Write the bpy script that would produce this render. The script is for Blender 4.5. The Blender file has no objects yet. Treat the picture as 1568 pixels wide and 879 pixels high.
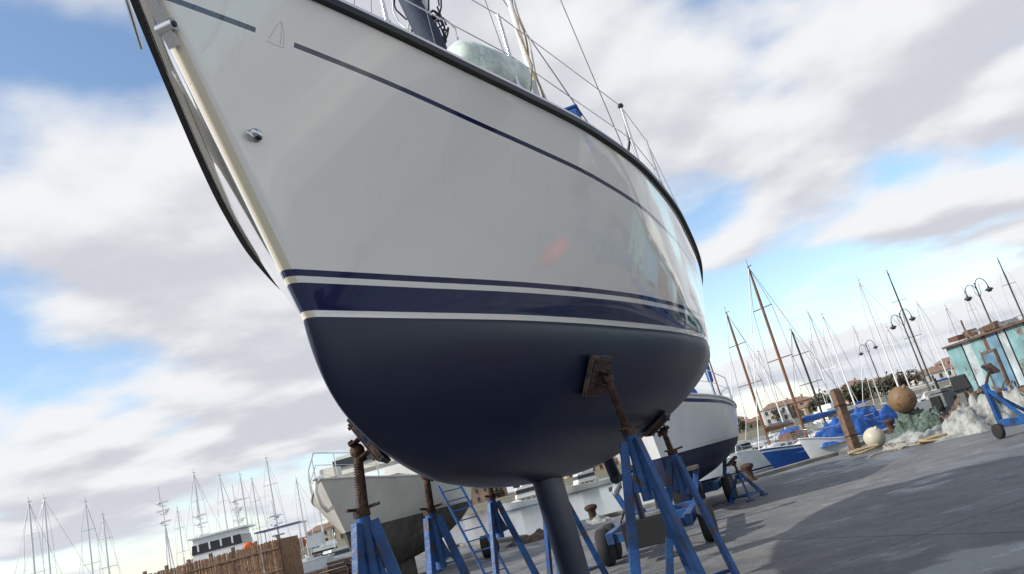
import bpy, math, random
from mathutils import Vector, Matrix, noise
random.seed(7)
sc = bpy.context.scene
rad = math.radians
TH = rad(14.0)

# ------------------------------------------------------------------ materials
MATS = {}
def mat(name, col, rough=0.5, metal=0.0, var=0.12, vscale=3.0, bump=0.0, bscale=20.0, coat=0.0,
        col2=None, thr=(0.55, 0.65), c2scale=6.0, trans=0.0, spec=0.5, bdist=0.02):
    if name in MATS: return MATS[name]
    m = bpy.data.materials.new(name); m.use_nodes = True
    nt = m.node_tree; N = nt.nodes; L = nt.links
    b = N["Principled BSDF"]
    b.inputs["Roughness"].default_value = rough
    b.inputs["Metallic"].default_value = metal
    b.inputs["Coat Weight"].default_value = coat
    b.inputs["Coat Roughness"].default_value = 0.05
    b.inputs["Specular IOR Level"].default_value = spec
    tc = N.new("ShaderNodeTexCoord")
    n1 = N.new("ShaderNodeTexNoise"); n1.inputs["Scale"].default_value = vscale; n1.inputs["Detail"].default_value = 3
    L.new(tc.outputs["Object"], n1.inputs["Vector"])
    mr = N.new("ShaderNodeMapRange"); mr.inputs["From Min"].default_value = 0.3; mr.inputs["From Max"].default_value = 0.7
    mr.inputs["To Min"].default_value = 1 - var; mr.inputs["To Max"].default_value = 1 + var
    L.new(n1.outputs["Fac"], mr.inputs["Value"])
    mul = N.new("ShaderNodeMix"); mul.data_type = 'RGBA'; mul.blend_type = 'MULTIPLY'; mul.inputs[0].default_value = 1
    mul.inputs[6].default_value = (*col, 1)
    L.new(mr.outputs["Result"], mul.inputs[7])
    out = mul.outputs[2]
    if col2:
        n2 = N.new("ShaderNodeTexNoise"); n2.inputs["Scale"].default_value = c2scale; n2.inputs["Detail"].default_value = 5
        n2.inputs["Roughness"].default_value = 0.65
        L.new(tc.outputs["Object"], n2.inputs["Vector"])
        r2 = N.new("ShaderNodeMapRange"); r2.inputs["From Min"].default_value = thr[0]; r2.inputs["From Max"].default_value = thr[1]
        L.new(n2.outputs["Fac"], r2.inputs["Value"])
        mx = N.new("ShaderNodeMix"); mx.data_type = 'RGBA'
        L.new(r2.outputs["Result"], mx.inputs[0]); L.new(out, mx.inputs[6]); mx.inputs[7].default_value = (*col2, 1)
        out = mx.outputs[2]
    L.new(out, b.inputs["Base Color"])
    if bump > 0:
        n3 = N.new("ShaderNodeTexNoise"); n3.inputs["Scale"].default_value = bscale; n3.inputs["Detail"].default_value = 3
        L.new(tc.outputs["Object"], n3.inputs["Vector"])
        bp = N.new("ShaderNodeBump"); bp.inputs["Strength"].default_value = bump; bp.inputs["Distance"].default_value = bdist
        L.new(n3.outputs["Fac"], bp.inputs["Height"]); L.new(bp.outputs["Normal"], b.inputs["Normal"])
    MATS[name] = m
    return m

steel = mat("stainless", (0.6, 0.6, 0.6), 0.2, 1.0, 0.05)
alu = mat("aluminium", (0.62, 0.62, 0.62), 0.35, 0.6, 0.08)
whitep = mat("white_paint", (0.75, 0.75, 0.73), 0.3, var=0.05, coat=0.2)
cream = mat("cream_paint", (0.68, 0.64, 0.55), 0.35, var=0.08)
deckw = mat("deck_white", (0.65, 0.65, 0.62), 0.55, var=0.08)
black = mat("black_rubber", (0.012, 0.012, 0.013), 0.5)
tyre = mat("tyre_rubber", (0.02, 0.02, 0.02), 0.8, bump=0.4, bscale=40)
bluest = mat("blue_steel_paint", (0.011, 0.070, 0.22), 0.5, var=0.45, vscale=5, col2=(0.08, 0.04, 0.022), thr=(0.57, 0.62), c2scale=9, bump=0.3)
rust = mat("rusty_steel", (0.09, 0.045, 0.028), 0.8, 0.2, var=0.4, vscale=14, col2=(0.03, 0.02, 0.018), thr=(0.45, 0.6), c2scale=20, bump=0.6, bscale=50)
ply = mat("pad_wood", (0.10, 0.065, 0.045), 0.8, var=0.45, vscale=12, bump=0.5, bscale=30, col2=(0.02, 0.035, 0.06), thr=(.50, .58), c2scale=9)
timber = mat("old_timber", (0.16, 0.10, 0.065), 0.85, var=0.4, vscale=6, bump=0.6, bscale=25)
navy = mat("navy_paint", (0.012, 0.025, 0.11), 0.25, coat=0.3)
royal = mat("blue_hull_paint", (0.02, 0.10, 0.36), 0.25, coat=0.3)
darkglass = mat("dark_glass", (0.01, 0.012, 0.015), 0.08)
woodm = mat("varnished_wood", (0.16, 0.07, 0.03), 0.4, var=0.3)
bluecov = mat("blue_canvas", (0.02, 0.09, 0.33), 0.8, var=0.3, bump=0.5, bscale=8)
rope_m = mat("rope_tan", (0.35, 0.27, 0.16), 0.9, var=0.3, vscale=60)
ropeb = mat("rope_dark", (0.03, 0.035, 0.05), 0.9, var=0.3, vscale=60)
greenf = mat("fender_vinyl", (0.60, 0.66, 0.60), 0.35, var=0.3, vscale=7, col2=(0.38, 0.50, 0.44), thr=(0.5, 0.6), c2scale=9, bump=.4, bscale=6)
wirem = mat("rigging_wire", (0.12, 0.12, 0.13), 0.4, 0.5)
dirty = mat("fouled_bottom", (0.06, 0.056, 0.045), 0.85, var=0.4, vscale=2, col2=(0.14, 0.12, 0.08), thr=(0.55, 0.66), c2scale=3)
oldwhite = mat("weathered_gelcoat", (0.55, 0.53, 0.48), 0.35, var=0.12, vscale=1.5)
antif_blue = mat("antifouling_navy", (0.009, 0.014, 0.042), 0.45, spec=.35)
antif_red = mat("antifouling_red", (0.20, 0.03, 0.02), 0.6)
orange = mat("orange_plastic", (0.65, 0.12, 0.03), 0.5)
redp = mat("red_vinyl", (0.55, 0.03, 0.02), 0.4)

# ------------------------------------------------------------------ mesh builder
class MB:
    def __init__(s): s.v = []; s.f = []; s.m = []; s.sm = []; s.mats = []
    def mi(s, m):
        if m not in s.mats: s.mats.append(m)
        return s.mats.index(m)
    def add(s, vs, fs, m, smooth=False):
        o = len(s.v); k = s.mi(m)
        s.v += [tuple(v) for v in vs]
        for f in fs: s.f.append([i + o for i in f]); s.m.append(k); s.sm.append(smooth)
    def lathe(s, p0, p1, prof, m, n=10, caps=True):
        p0 = Vector(p0); p1 = Vector(p1); d = p1 - p0
        if d.length < 1e-6: return
        z = d.normalized(); x = z.orthogonal().normalized(); y = z.cross(x)
        vs = []; fs = []
        for t, r in prof:
            c = p0 + d * t
            for i in range(n):
                a = 2 * math.pi * i / n
                vs.append(c + x * (r * math.cos(a)) + y * (r * math.sin(a)))
        for j in range(len(prof) - 1):
            for i in range(n):
                fs.append((j*n+i, j*n+(i+1) % n, (j+1)*n+(i+1) % n, (j+1)*n+i))
        s.add(vs, fs, m, True)
        if caps:
            if prof[0][1] > 1e-4: s.add(vs[:n], [tuple(reversed(range(n)))], m)
            if prof[-1][1] > 1e-4: s.add(vs[-n:], [tuple(range(n))], m)
    def tube(s, p0, p1, r, m, r1=None, n=8): s.lathe(p0, p1, [(0, r), (1, r if r1 is None else r1)], m, n)
    def path(s, pts, r, m, n=6):
        pts = [Vector(p) for p in pts]; vs = []; fs = []
        prev = None
        for k, p in enumerate(pts):
            d = (pts[min(k+1, len(pts)-1)] - pts[max(k-1, 0)]).normalized()
            x = d.orthogonal().normalized() if prev is None else (prev - d * prev.dot(d)).normalized()
            prev = x; y = d.cross(x)
            for i in range(n):
                a = 2*math.pi*i/n; vs.append(p + x*(r*math.cos(a)) + y*(r*math.sin(a)))
        for j in range(len(pts)-1):
            for i in range(n): fs.append((j*n+i, j*n+(i+1) % n, (j+1)*n+(i+1) % n, (j+1)*n+i))
        fs.append(tuple(reversed(range(n)))); fs.append(tuple(range((len(pts)-1)*n, len(pts)*n)))
        s.add(vs, fs, m, True)
    def box(s, c, size, m, rot=None, taper=1.0):
        hx, hy, hz = size[0]/2, size[1]/2, size[2]/2
        vs = []
        for z in (-1, 1):
            t = taper if z > 0 else 1
            for x, y in ((-1, -1), (1, -1), (1, 1), (-1, 1)):
                v = Vector((x*hx*t, y*hy*t, z*hz))
                if rot: v = rot @ v
                vs.append(v + Vector(c))
        s.add(vs, [(3, 2, 1, 0), (4, 5, 6, 7), (0, 1, 5, 4), (1, 2, 6, 5), (2, 3, 7, 6), (3, 0, 4, 7)], m)
    def bar(s, p0, p1, w, h, m):
        p0 = Vector(p0); p1 = Vector(p1); d = p1-p0
        q = d.to_track_quat('Z', 'Y').to_matrix()
        s.box((p0+p1)/2, (w, h, d.length), m, q)
    def flat(s, p0, p1, wdir, w0, w1, th, m):
        p0 = Vector(p0); p1 = Vector(p1); d = (p1-p0).normalized(); u = (wdir-d*wdir.dot(d)).normalized(); t = d.cross(u)
        vs = [p+u*(a*w/2)+t*(b*th/2) for p, w in ((p0, w0), (p1, w1)) for a, b in ((-1, -1), (1, -1), (1, 1), (-1, 1))]
        s.add(vs, [(3, 2, 1, 0), (4, 5, 6, 7), (0, 1, 5, 4), (1, 2, 6, 5), (2, 3, 7, 6), (3, 0, 4, 7)], m)
    def sphere(s, c, r, m, sc3=(1, 1, 1), n=16, rot=None):
        vs = []; fs = []; k = n//2
        for j in range(k+1):
            a = math.pi*j/k
            for i in range(n):
                b = 2*math.pi*i/n
                v = Vector((r*math.sin(a)*math.cos(b)*sc3[0], r*math.sin(a)*math.sin(b)*sc3[1], r*math.cos(a)*sc3[2]))
                if rot: v = rot @ v
                vs.append(v+Vector(c))
        for j in range(k):
            for i in range(n): fs.append((j*n+i, (j+1)*n+i, (j+1)*n+(i+1) % n, j*n+(i+1) % n))
        s.add(vs, fs, m, True)
    def wheel(s, c, ax, r, w, rim=whitep):
        ax = Vector(ax).normalized(); c = Vector(c)
        s.lathe(c-ax*w/2, c+ax*w/2, [(0, r*.55), (.0, r*.88), (.12, r*.98), (.5, r), (.88, r*.98), (1, r*.88), (1, r*.55)], tyre, 24)
        s.lathe(c-ax*w*.42, c+ax*w*.42, [(0, r*.2), (0.02, r*.5), (.3, r*.56), (.7, r*.56), (.98, r*.5), (1, r*.2)], rim, 20)
    def heap(s, c, rx, ry, h, m, rot=0, n=40, sd=0, rough=.5):
        vs = []; fs = []
        for j in range(n+1):
            for i in range(n+1):
                a = -1+2*i/n; b = -1+2*j/n; r = math.sqrt(a*a+b*b)
                e = max(0, 1-r**2.5)
                nn = noise.fractal(Vector((a*2.3+sd, b*2.3, sd)), .8, 2.1, 5)
                rd = abs(noise.noise(Vector((a*6+sd, b*5, 3+sd))))
                z = h*e*(.65+rough*nn)+h*.18*rd*min(1, e*4)-.02
                x = a*rx*(1+.15*nn); y = b*ry*(1+.15*nn)
                vs.append((c[0]+x*math.cos(rot)-y*math.sin(rot), c[1]+x*math.sin(rot)+y*math.cos(rot), c[2]+z))
        for j in range(n):
            for i in range(n): fs.append((j*(n+1)+i, j*(n+1)+i+1, (j+1)*(n+1)+i+1, (j+1)*(n+1)+i))
        s.add(vs, fs, m, True)
    def build(s, name, loc=(0, 0, 0), rotz=0.0, parent=None, bevel=0):
        me = bpy.data.meshes.new(name); me.from_pydata(s.v, [], s.f)
        for m in s.mats: me.materials.append(m)
        me.polygons.foreach_set("material_index", s.m); me.polygons.foreach_set("use_smooth", s.sm)
        me.update()
        o = bpy.data.objects.new(name, me); bpy.context.collection.objects.link(o)
        o.location = loc; o.rotation_euler = (0, 0, rotz)
        if parent: o.parent = parent
        if bevel:
            bm = o.modifiers.new("bevel", 'BEVEL'); bm.width = bevel; bm.limit_method = 'ANGLE'; bm.angle_limit = rad(60); bm.segments = 2
        return o

def pchip(pts):
    xs = [p[0] for p in pts]; ys = [p[1] for p in pts]; n = len(xs)
    h = [xs[i+1]-xs[i] for i in range(n-1)]; dl = [(ys[i+1]-ys[i])/h[i] for i in range(n-1)]
    m = [dl[0]] + [0]*(n-2) + [dl[-1]]
    for i in range(1, n-1):
        if dl[i-1]*dl[i] > 0:
            w1 = 2*h[i]+h[i-1]; w2 = h[i]+2*h[i-1]; m[i] = (w1+w2)/(w1/dl[i-1]+w2/dl[i])
    def f(x):
        if x <= xs[0]: return ys[0]
        if x >= xs[-1]: return ys[-1]
        i = 0
        while x > xs[i+1]: i += 1
        t = (x-xs[i])/h[i]
        return ((1+2*t)*(1-t)**2*ys[i] + t*(1-t)**2*h[i]*m[i] + t*t*(3-2*t)*ys[i+1] + t*t*(t-1)*h[i]*m[i+1])
    return f

# ------------------------------------------------------------------ hull lines (shared by the yachts)
LW = 8.6; S0 = -0.9; LS = 10.2
fW = pchip([(0, 0), (.58, .235), (1.53, .61), (2.85, 1.03), (4.36, 1.42), (5.3, 1.55), (6.5, 1.52), (7.6, 1.32), (8.6, .98)])
fS = pchip([(-.9, 0), (-.565, .19), (0, .49), (.57, .78), (1.16, 1.06), (1.85, 1.34), (2.75, 1.58), (3.94, 1.71), (5.04, 1.74), (6.5, 1.65), (8, 1.42), (9.3, 1.13)])
fZ = pchip([(-.9, 2.6), (0, 2.47), (.9, 2.31), (2, 2.17), (2.8, 2.08), (4, 1.97), (5.1, 1.88), (7, 1.8), (9.3, 1.8)])
fK = pchip([(0, 1.0), (.02, .88), (.05, .74), (.12, .62), (.26, .5), (.6, .33), (1.27, .15), (2.15, .06), (3, .03), (4.5, .02), (6, .12), (7.3, .4), (8.6, .85)])
def nose(d, r=0.026):
    k = min(d/0.05, 1); return r*math.sqrt(1-(1-k)**2)
def top_pt(t, f, side=1):
    sw = LW*t; ss = S0+LS*t
    s_ = sw+(ss-sw)*f
    e = .92-0.2*min(1, sw/3)
    hw = fW(sw)+nose(sw); hs = fS(ss)+nose(ss-S0)
    return Vector((side*(hw+(hs-hw)*f**e), s_, 1.0+(fZ(ss)-1.0)*f))
def bot_pt(t, g, side=1, n=1.55):
    sw = LW*t; hw = fW(sw)+nose(sw); zk = fK(sw)
    a = g*math.pi/2
    c = max(math.cos(a), 0); si = math.sin(a)
    return Vector((side*hw*c**(2/n), sw, 1.0-(1.0-zk)*si**(2/n)))
def loft(mb, rows, mats_, flip):
    nr = len(rows); nc = len(rows[0]); o = len(mb.v)
    for r in rows: mb.v += [tuple(p) for p in r]
    for j in range(nr-1):
        for i in range(nc-1):
            a, b, c, d = o+j*nc+i, o+j*nc+i+1, o+(j+1)*nc+i+1, o+(j+1)*nc+i
            mb.f.append([a, b, c, d] if flip else [d, c, b, a]); mb.m.append(mb.mi(mats_[j])); mb.sm.append(True)

# ------------------------------------------------------------------ node helpers
def Mf(nt):
    N = nt.nodes; L = nt.links
    def M(op, a, b_=None):
        n = N.new("ShaderNodeMath"); n.operation = op
        for i, q in enumerate((a, b_)):
            if q is None: continue
            if isinstance(q, (int, float)): n.inputs[i].default_value = q
            else: L.new(q, n.inputs[i])
        return n.outputs[0]
    def mixc(f, a, c):
        n = N.new("ShaderNodeMix"); n.data_type = 'RGBA'
        if isinstance(f, (int, float)): n.inputs[0].default_value = f
        else: L.new(f, n.inputs[0])
        for i, q in ((6, a), (7, c)):
            if isinstance(q, tuple): n.inputs[i].default_value = (*q, 1)
            else: L.new(q, n.inputs[i])
        return n.outputs[2]
    def nz(vec, scale, detail=6, rough=.55):
        n = N.new("ShaderNodeTexNoise"); n.inputs["Scale"].default_value = scale; n.inputs["Detail"].default_value = detail; n.inputs["Roughness"].default_value = rough
        L.new(vec, n.inputs["Vector"]); return n.outputs["Fac"]
    def MR(v, a, b, c=0, d=1, interp='SMOOTHSTEP'):
        n = N.new("ShaderNodeMapRange"); n.interpolation_type = interp
        n.inputs["From Min"].default_value = a; n.inputs["From Max"].default_value = b; n.inputs["To Min"].default_value = c; n.inputs["To Max"].default_value = d
        L.new(v, n.inputs["Value"]); return n.outputs["Result"]
    def mapv(vec, s):
        n = N.new("ShaderNodeMapping"); n.inputs["Scale"].default_value = s; L.new(vec, n.inputs[0]); return n.outputs[0]
    return M, mixc, nz, MR, mapv

def hull_material():
    m = bpy.data.materials.new("hull_paint"); m.use_nodes = True
    nt = m.node_tree; N = nt.nodes; L = nt.links; b = N["Principled BSDF"]
    M, mixc, nz, MR, mapv = Mf(nt)
    tc = N.new("ShaderNodeTexCoord"); sp = N.new("ShaderNodeSeparateXYZ"); L.new(tc.outputs["Object"], sp.inputs[0])
    O = tc.outputs["Object"]
    uv = N.new("ShaderNodeUVMap"); su = N.new("ShaderNodeSeparateXYZ"); L.new(uv.outputs[0], su.inputs[0])
    def band(x, lo, hi): return M('MULTIPLY', M('GREATER_THAN', x, lo), M('LESS_THAN', x, hi))
    Z = sp.outputs[2]; S = su.outputs[0]; D = su.outputs[1]
    white = mixc(nz(mapv(O, (1, 1, 3)), 1.3, 5), (0.85, 0.82, 0.76), (0.89, 0.865, 0.81))
    scuff = M('MULTIPLY', M('GREATER_THAN', nz(mapv(O, (1, .35, 5)), 4.0, 7, .75), 0.69), 0.4)
    white = mixc(scuff, white, (0.91, 0.91, 0.89))
    grime = M('MULTIPLY', MR(nz(mapv(O, (1, 1.5, .35)), 6, 4, .7), .55, .75), .10)
    white = mixc(grime, white, (0.50, 0.46, 0.40))
    nose_lit_mask = M('MULTIPLY', M('LESS_THAN', M('ABSOLUTE', sp.outputs[0]), .031), M('LESS_THAN', sp.outputs[1], .1))
    nose_lit_col = mixc(M('GREATER_THAN', nz(O, 28, 4, .6), .68), (.74, .66, .50), (.35, .28, .18))  # warm sunlit highlight along the stem painted into the colour, with dark chips
    white = mixc(nose_lit_mask, white, nose_lit_col)
    nav = (0.010, 0.017, 0.075)
    stripe = M('MULTIPLY', band(D, 0.27, 0.296), M('SUBTRACT', 1.0, band(S, -0.36, -0.19)))
    c = mixc(stripe, white, nav)
    c = mixc(band(Z, 1.03, 1.155), c, nav)
    c = mixc(band(Z, 1.185, 1.215), c, nav)
    a1 = nz(O, 2.2, 6, .7); a2 = nz(mapv(O, (1, 1, .25)), 7, 4, .6)
    anti = mixc(M('ADD', M('MULTIPLY', a1, .6), M('MULTIPLY', a2, .4)), (0.0035, 0.0065, 0.024), (0.010, 0.0160, 0.046))
    below = M('LESS_THAN', Z, 1.0)
    c = mixc(below, c, anti)
    L.new(c, b.inputs["Base Color"])
    L.new(M('ADD', M('MULTIPLY', below, 0.26), 0.07), b.inputs["Roughness"])
    L.new(M('SUBTRACT', .5, M('MULTIPLY', below, .12)), b.inputs["Specular IOR Level"])
    L.new(M('MULTIPLY', M('SUBTRACT', 1.0, below), 0.9), b.inputs["Coat Weight"]); b.inputs["Coat Roughness"].default_value = 0.01
    hsum = M('ADD', M('MULTIPLY', nz(O, 1.8, 1), 0.5), M('MULTIPLY', M('MULTIPLY', nz(O, 70, 2), below), 0.06))
    bp = N.new("ShaderNodeBump"); bp.inputs["Strength"].default_value = 0.18; bp.inputs["Distance"].default_value = 0.02
    L.new(hsum, bp.inputs["Height"]); L.new(bp.outputs["Normal"], b.inputs["Normal"])
    return m
HM = hull_material()
antiM = mat("keel_antifouling", (0.008, 0.012, 0.032), 0.4, var=0.35, vscale=2.5, spec=.36)

# ------------------------------------------------------------------ main yacht
yacht = bpy.data.objects.new("sailing_yacht_on_stands", None); bpy.context.collection.objects.link(yacht)
yacht.location = (-0.96, 3.44, 1.5); yacht.rotation_euler = (0, 0, -TH)
def main_hull():
    N = 110; ts = [(i/N)**1.7 for i in range(N+1)]
    verts = []; uvs = []; faces = []
    fr = [1-j/26 for j in range(27)]; gr = [j/22 for j in range(1, 23)]
    for side in (1, -1):
        base = len(verts)
        for f in fr:
            for t in ts:
                p = top_pt(t, f, side); verts.append(p); uvs.append((p.y, fZ(S0+LS*t)-p.z))
        for g in gr:
            for t in ts:
                p = bot_pt(t, g, side); verts.append(p); uvs.append((p.y, 3))
        nc = N+1; nr = len(fr)+len(gr)
        for j in range(nr-1):
            for i in range(N):
                a, b, c, d = base+j*nc+i, base+j*nc+i+1, base+(j+1)*nc+i+1, base+(j+1)*nc+i
                faces.append((d, c, b, a) if side == 1 else (a, b, c, d))
        col = [base+j*nc+N for j in range(nr)]
        cen = len(verts)
        for j in range(nr):
            p = verts[col[j]]; verts.append(Vector((0, p.y, p.z))); uvs.append((p.y, 1))
        for j in range(nr-1):
            q = (col[j], col[j+1], cen+j+1, cen+j)
            faces.append(q if side == -1 else tuple(reversed(q)))
    me = bpy.data.meshes.new("hull"); me.from_pydata(verts, [], faces)
    ul = me.uv_layers.new(name="UVMap")
    for lp in me.loops: ul.data[lp.index].uv = uvs[lp.vertex_index]
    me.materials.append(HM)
    me.polygons.foreach_set("use_smooth", [True]*len(me.polygons)); me.update()
    o = bpy.data.objects.new("hull", me); bpy.context.collection.objects.link(o); o.parent = yacht
    import bmesh
    bm = bmesh.new(); bm.from_mesh(me); bmesh.ops.remove_doubles(bm, verts=bm.verts, dist=0.0004); bm.to_mesh(me); bm.free()
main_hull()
def main_parts():
    mb = MB(); N = 90
    for side in (1, -1):
        for (dx0, dx1, z0, z1, m) in ((-0.02, 0.026, -0.03, 0.010, black), (-0.05, 0.006, 0.0105, 0.05, whitep)):
            rows = []
            ring = [(dx1, z0), (dx1, z1), (dx0, z1), (dx0, z0), (dx1, z0)]
            for dx, dz in ring:
                r = []
                for i in range(N+1):
                    t = (i/N)**1.4
                    p = top_pt(t, 1); q = top_pt(min(t+0.004, 1), 1); q0 = top_pt(max(t-0.004, 0), 1)
                    tg = (q-q0); nrm = Vector((tg.y, -tg.x, 0)).normalized()
                    pp = p+nrm*dx; pp.z = p.z+dz; pp.x = max(pp.x, 0.0)
                    if side < 0: pp.x = -pp.x
                    r.append(pp)
                rows.append(r)
            loft(mb, rows, [m]*4, side > 0)
    mb.build("toe_rail", parent=yacht)
    mb = MB(); rows = []
    for k in range(-6, 7):
        rows.append([Vector((top_pt(i/40, 1).x*k/6*0.985, top_pt(i/40, 1).y, top_pt(i/40, 1).z-0.03+0.06*(1-(k/6)**2))) for i in range(41)])
    loft(mb, rows, [deckw]*12, False)
    mb.build("deck", parent=yacht)
    mb = MB()
    def cab(y0, y1, w0, w1, z0, h, m):
        rws = []
        prof = [(-1, 0), (-.93, .75), (-.8, .95), (0, 1.05), (.8, .95), (.93, .75), (1, 0)]
        for (px, pz) in prof:
            r = []
            for i in range(13):
                q = i/12; y = y0+(y1-y0)*q; w = w0+(w1-w0)*q
                hh = h*min(1, q*4)
                r.append(Vector((px*w, y, z0(y)+pz*hh)))
            rws.append(r)
        loft(mb, rws, [m]*6, True)
        mb.add([rws[k][-1] for k in range(7)], [tuple(range(7))], m)
    cab(1.6, 6.2, .5, .95, lambda y: fZ(y)-0.02, 0.38, deckw)
    for sx in (-1, 1):
        for y in (2.9, 3.8, 4.7):
            w = .5+.45*(y-1.6)/4.6
            mb.box((sx*(w*.975), y, fZ(y)+.13), (.03, .55, .13), darkglass)
    mb.box((0, 7.2, fZ(7)+.12), (1.9, 1.9, .26), deckw); mb.box((0, 7.2, fZ(7)+.266), (1.0, 1.7, .03), woodm)
    mb.build("coachroof", parent=yacht, bevel=0.01)
    mb = MB()
    def foil(y0, y1, z0, yb0, yb1, z1, th, m):
        rws = []
        for k in range(0, 25):
            a = k/24; c = 0.5*(1+math.cos(2*math.pi*a))
            s_ = 1 if a < .5 else -1
            yt = th*2.6*(0.2969*math.sqrt(max(c, 0))-0.126*c-0.3516*c*c+0.2843*c**3-0.1036*c**4)*s_*1.9
            rws.append([Vector((yt, y0+(y1-y0)*c, z0)), Vector((yt, yb0+(yb1-yb0)*c, z1))])
        loft(mb, rws, [m]*24, True)
        mb.add([r[1] for r in rws], [tuple(range(25))], m)
    foil(3.05, 3.95, 0.12, 3.25, 4.05, -1.32, 0.15, antiM)
    foil(7.4, 7.95, 0.6, 7.5, 7.9, -0.75, 0.08, antiM)
    mb.tube((0, 6.3, .2), (0, 6.55, -.15), .07, antiM); mb.tube((0, 6.45, -.15), (0, 6.75, -.15), .06, antiM)
    for k in range(3):
        a = k*2.094
        mb.sphere((.13*math.cos(a), 6.78, -.15+.13*math.sin(a)), .12, steel, (1, .12, .45), 10, Matrix.Rotation(-a, 3, 'Y'))
    mb.build("keel_and_rudder", parent=yacht)
    mb = MB()
    zd = 2.1+.35; my = 3.35
    mb.lathe((0, my, zd), (0, my+.15, zd+13), [(0, .075), (.9, .075), (1, .05)], alu, 14)
    for zz, w in ((5.0, 1.05), (9.0, .8)):
        for sx in (-1, 1): mb.tube((0, my+.02, zd+zz), (sx*w, my+.2, zd+zz+.08), .03, alu, .02)
    for sx in (-1, 1):
        mb.tube((sx*1.50, my+.25, 2.03), (sx*1.05, my+.2, zd+5.08), .005, wirem, n=5); mb.tube((sx*1.05, my+.2, zd+5.08), (sx*.8, my+.2, zd+9.08), .005, wirem, n=5)
        mb.tube((sx*.8, my+.2, zd+9.08), (0, my+.15, zd+12.8), .005, wirem, n=5)
        mb.tube((sx*1.46, my-.25, 2.06), (0, my, zd+4.9), .004, wirem, n=5); mb.tube((sx*1.53, my+.7, 1.98), (0, my, zd+4.9), .004, wirem, n=5)
        for (x, y) in ((1.50, my+.25), (1.46, my-.25), (1.53, my+.7)): mb.tube((sx*x, y, 2.0), (sx*(x-.01), y, 2.28), .012, steel)
    for k in range(4):
        mb.tube((.05-.03*k, my-.15-.05*k, zd+.4), (.03-.02*k, my, zd+12.5), .0045, ropeb if k % 2 else whitep, n=5)
    mb.tube((.35, 2.2, 2.45), (0.03, my, zd+8.8), .0045, wirem, n=5)
    mb.tube((0, -.82, 2.62), (0, my+.15, zd+12.8), .007, wirem, n=5)
    mb.tube((0, -.75, 2.85), (0, my, zd+12.2), .03, whitep, n=8)
    mb.tube((0, 9.2, 1.9), (0, my+.15, zd+12.9), .006, wirem, n=5)
    mb.tube((0, my+.1, zd+1.0), (0, 7.4, zd+1.05), .06, alu, n=10)
    mb.lathe((0, my+.2, zd+1.17), (0, 7.3, zd+1.15), [(0, .08), (.1, .17), (.6, .13), (1, .05)], bluecov, 12)
    for k in range(14):
        cx, cz = random.uniform(-.12, .16), zd+random.uniform(1.6, 2.6)
        rr = random.uniform(.10, .17)
        pts = [(cx+rr*math.cos(a)*random.uniform(.85, 1.1), my-.12+random.uniform(-.05, .02), cz+rr*1.7*math.sin(a)) for a in [i*math.pi/8 for i in range(17)]]
        mb.path(pts, .009, ropeb if k % 4 else whitep)
    mb.lathe((-.12, my-.2, zd+2.6), (.16, my-.18, zd+1.35), [(0, .02), (.15, .09), (.6, .12), (.9, .08), (1, .02)], mat("sail_bag", (.03, .04, .07), .8, bump=.6, bscale=12), 12)
    mb.build("mast_and_rigging", parent=yacht)
    mb = MB(); dk = mat("dark_tube", (0.02, 0.03, 0.06), 0.4)
    st = [0.3, 1.2, 2.75, 3.45, 5.0, 6.8, 8.6]
    for sx in (-1, 1):
        tops = []
        for s_ in st:
            t = (s_-S0)/LS; p = top_pt(t, 1); x = sx*(p.x-.04)
            mb.tube((x, s_, p.z+.04), (x, s_, p.z+.62), .0125, steel); mb.tube((x, s_, p.z+.03), (x, s_, p.z+.09), .022, steel)
            tops.append(Vector((x, s_, p.z+.62)))
        mb.sphere(tops[2], .025, black, n=8)
        p = tops[2]; mb.path([p, p+Vector((0, .02, -.12)), p+Vector((-.02, .03, -.30)), p+Vector((-.1, .0, -.5))], .0125, dk)
        p = tops[3]; mb.path([p+Vector((0, 0, -.1)), p+Vector((0, .1, -.04)), p+Vector((0, .25, -.25)), p+Vector((0, .3, -.55))], .0125, dk)
        for dz in (0, -.3):
            pts = [Vector((sx*.3, -.75, 3.2+dz))]+[q+Vector((0, 0, dz)) for q in tops]
            for a, b in zip(pts, pts[1:]): mb.tube(a, b, .004, steel, n=5)
    mb.path([(.9, .3, 3.03), (.52, -.3, 3.12), (.25, -.78, 3.2), (0, -.98, 3.22), (-.25, -.78, 3.2), (-.52, -.3, 3.12), (-.9, .3, 3.03)], .0125, steel, 8)
    for sx in (-1, 1): mb.tube((sx*.25, -.78, 3.2), (sx*.08, -.7, 2.6), .0125, steel); mb.tube((sx*.52, -.3, 3.12), (sx*.33, -.2, 2.55), .0125, steel)
    mb.build("stanchions_and_lifelines", parent=yacht)
    mb = MB()
    bx = fS(1.5)-.09
    mb.lathe((bx, 1.5, 2.22), (bx, 1.5, 4.2), [(0, .03), (.03, .03), (.031, .020), (1, .018)], whitep, 12)
    mb.path([(bx+.025+.012*math.sin(i*.5), 1.5+.014*math.cos(i*.5), 2.32+i*.035) for i in range(52)], .007, rope_m)
    mb.path([(bx+.040+.010*math.sin(i*.45+1), 1.51+.012*math.cos(i*.6), 2.28+i*.035) for i in range(30)], .006, cream)
    mb.path([(bx, 1.46, 2.9), (bx+.03, 1.45, 2.6), (bx-.04, 1.46, 2.4), (bx+.02, 1.4, 2.27)], .0075, rope_m)
    mb.build("deck_pole", parent=yacht)
    mb = MB()
    a = Vector((.74, .92, 2.56)); b = Vector((1.06, 1.44, 2.46))
    mb.lathe(a, b, [(0, .0), (.02, .08), (.09, .13), (.2, .150), (.5, .155), (.8, .150), (.91, .13), (.98, .07), (1, .03)], greenf, 24)
    mb.build("deck_fender", parent=yacht)
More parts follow.
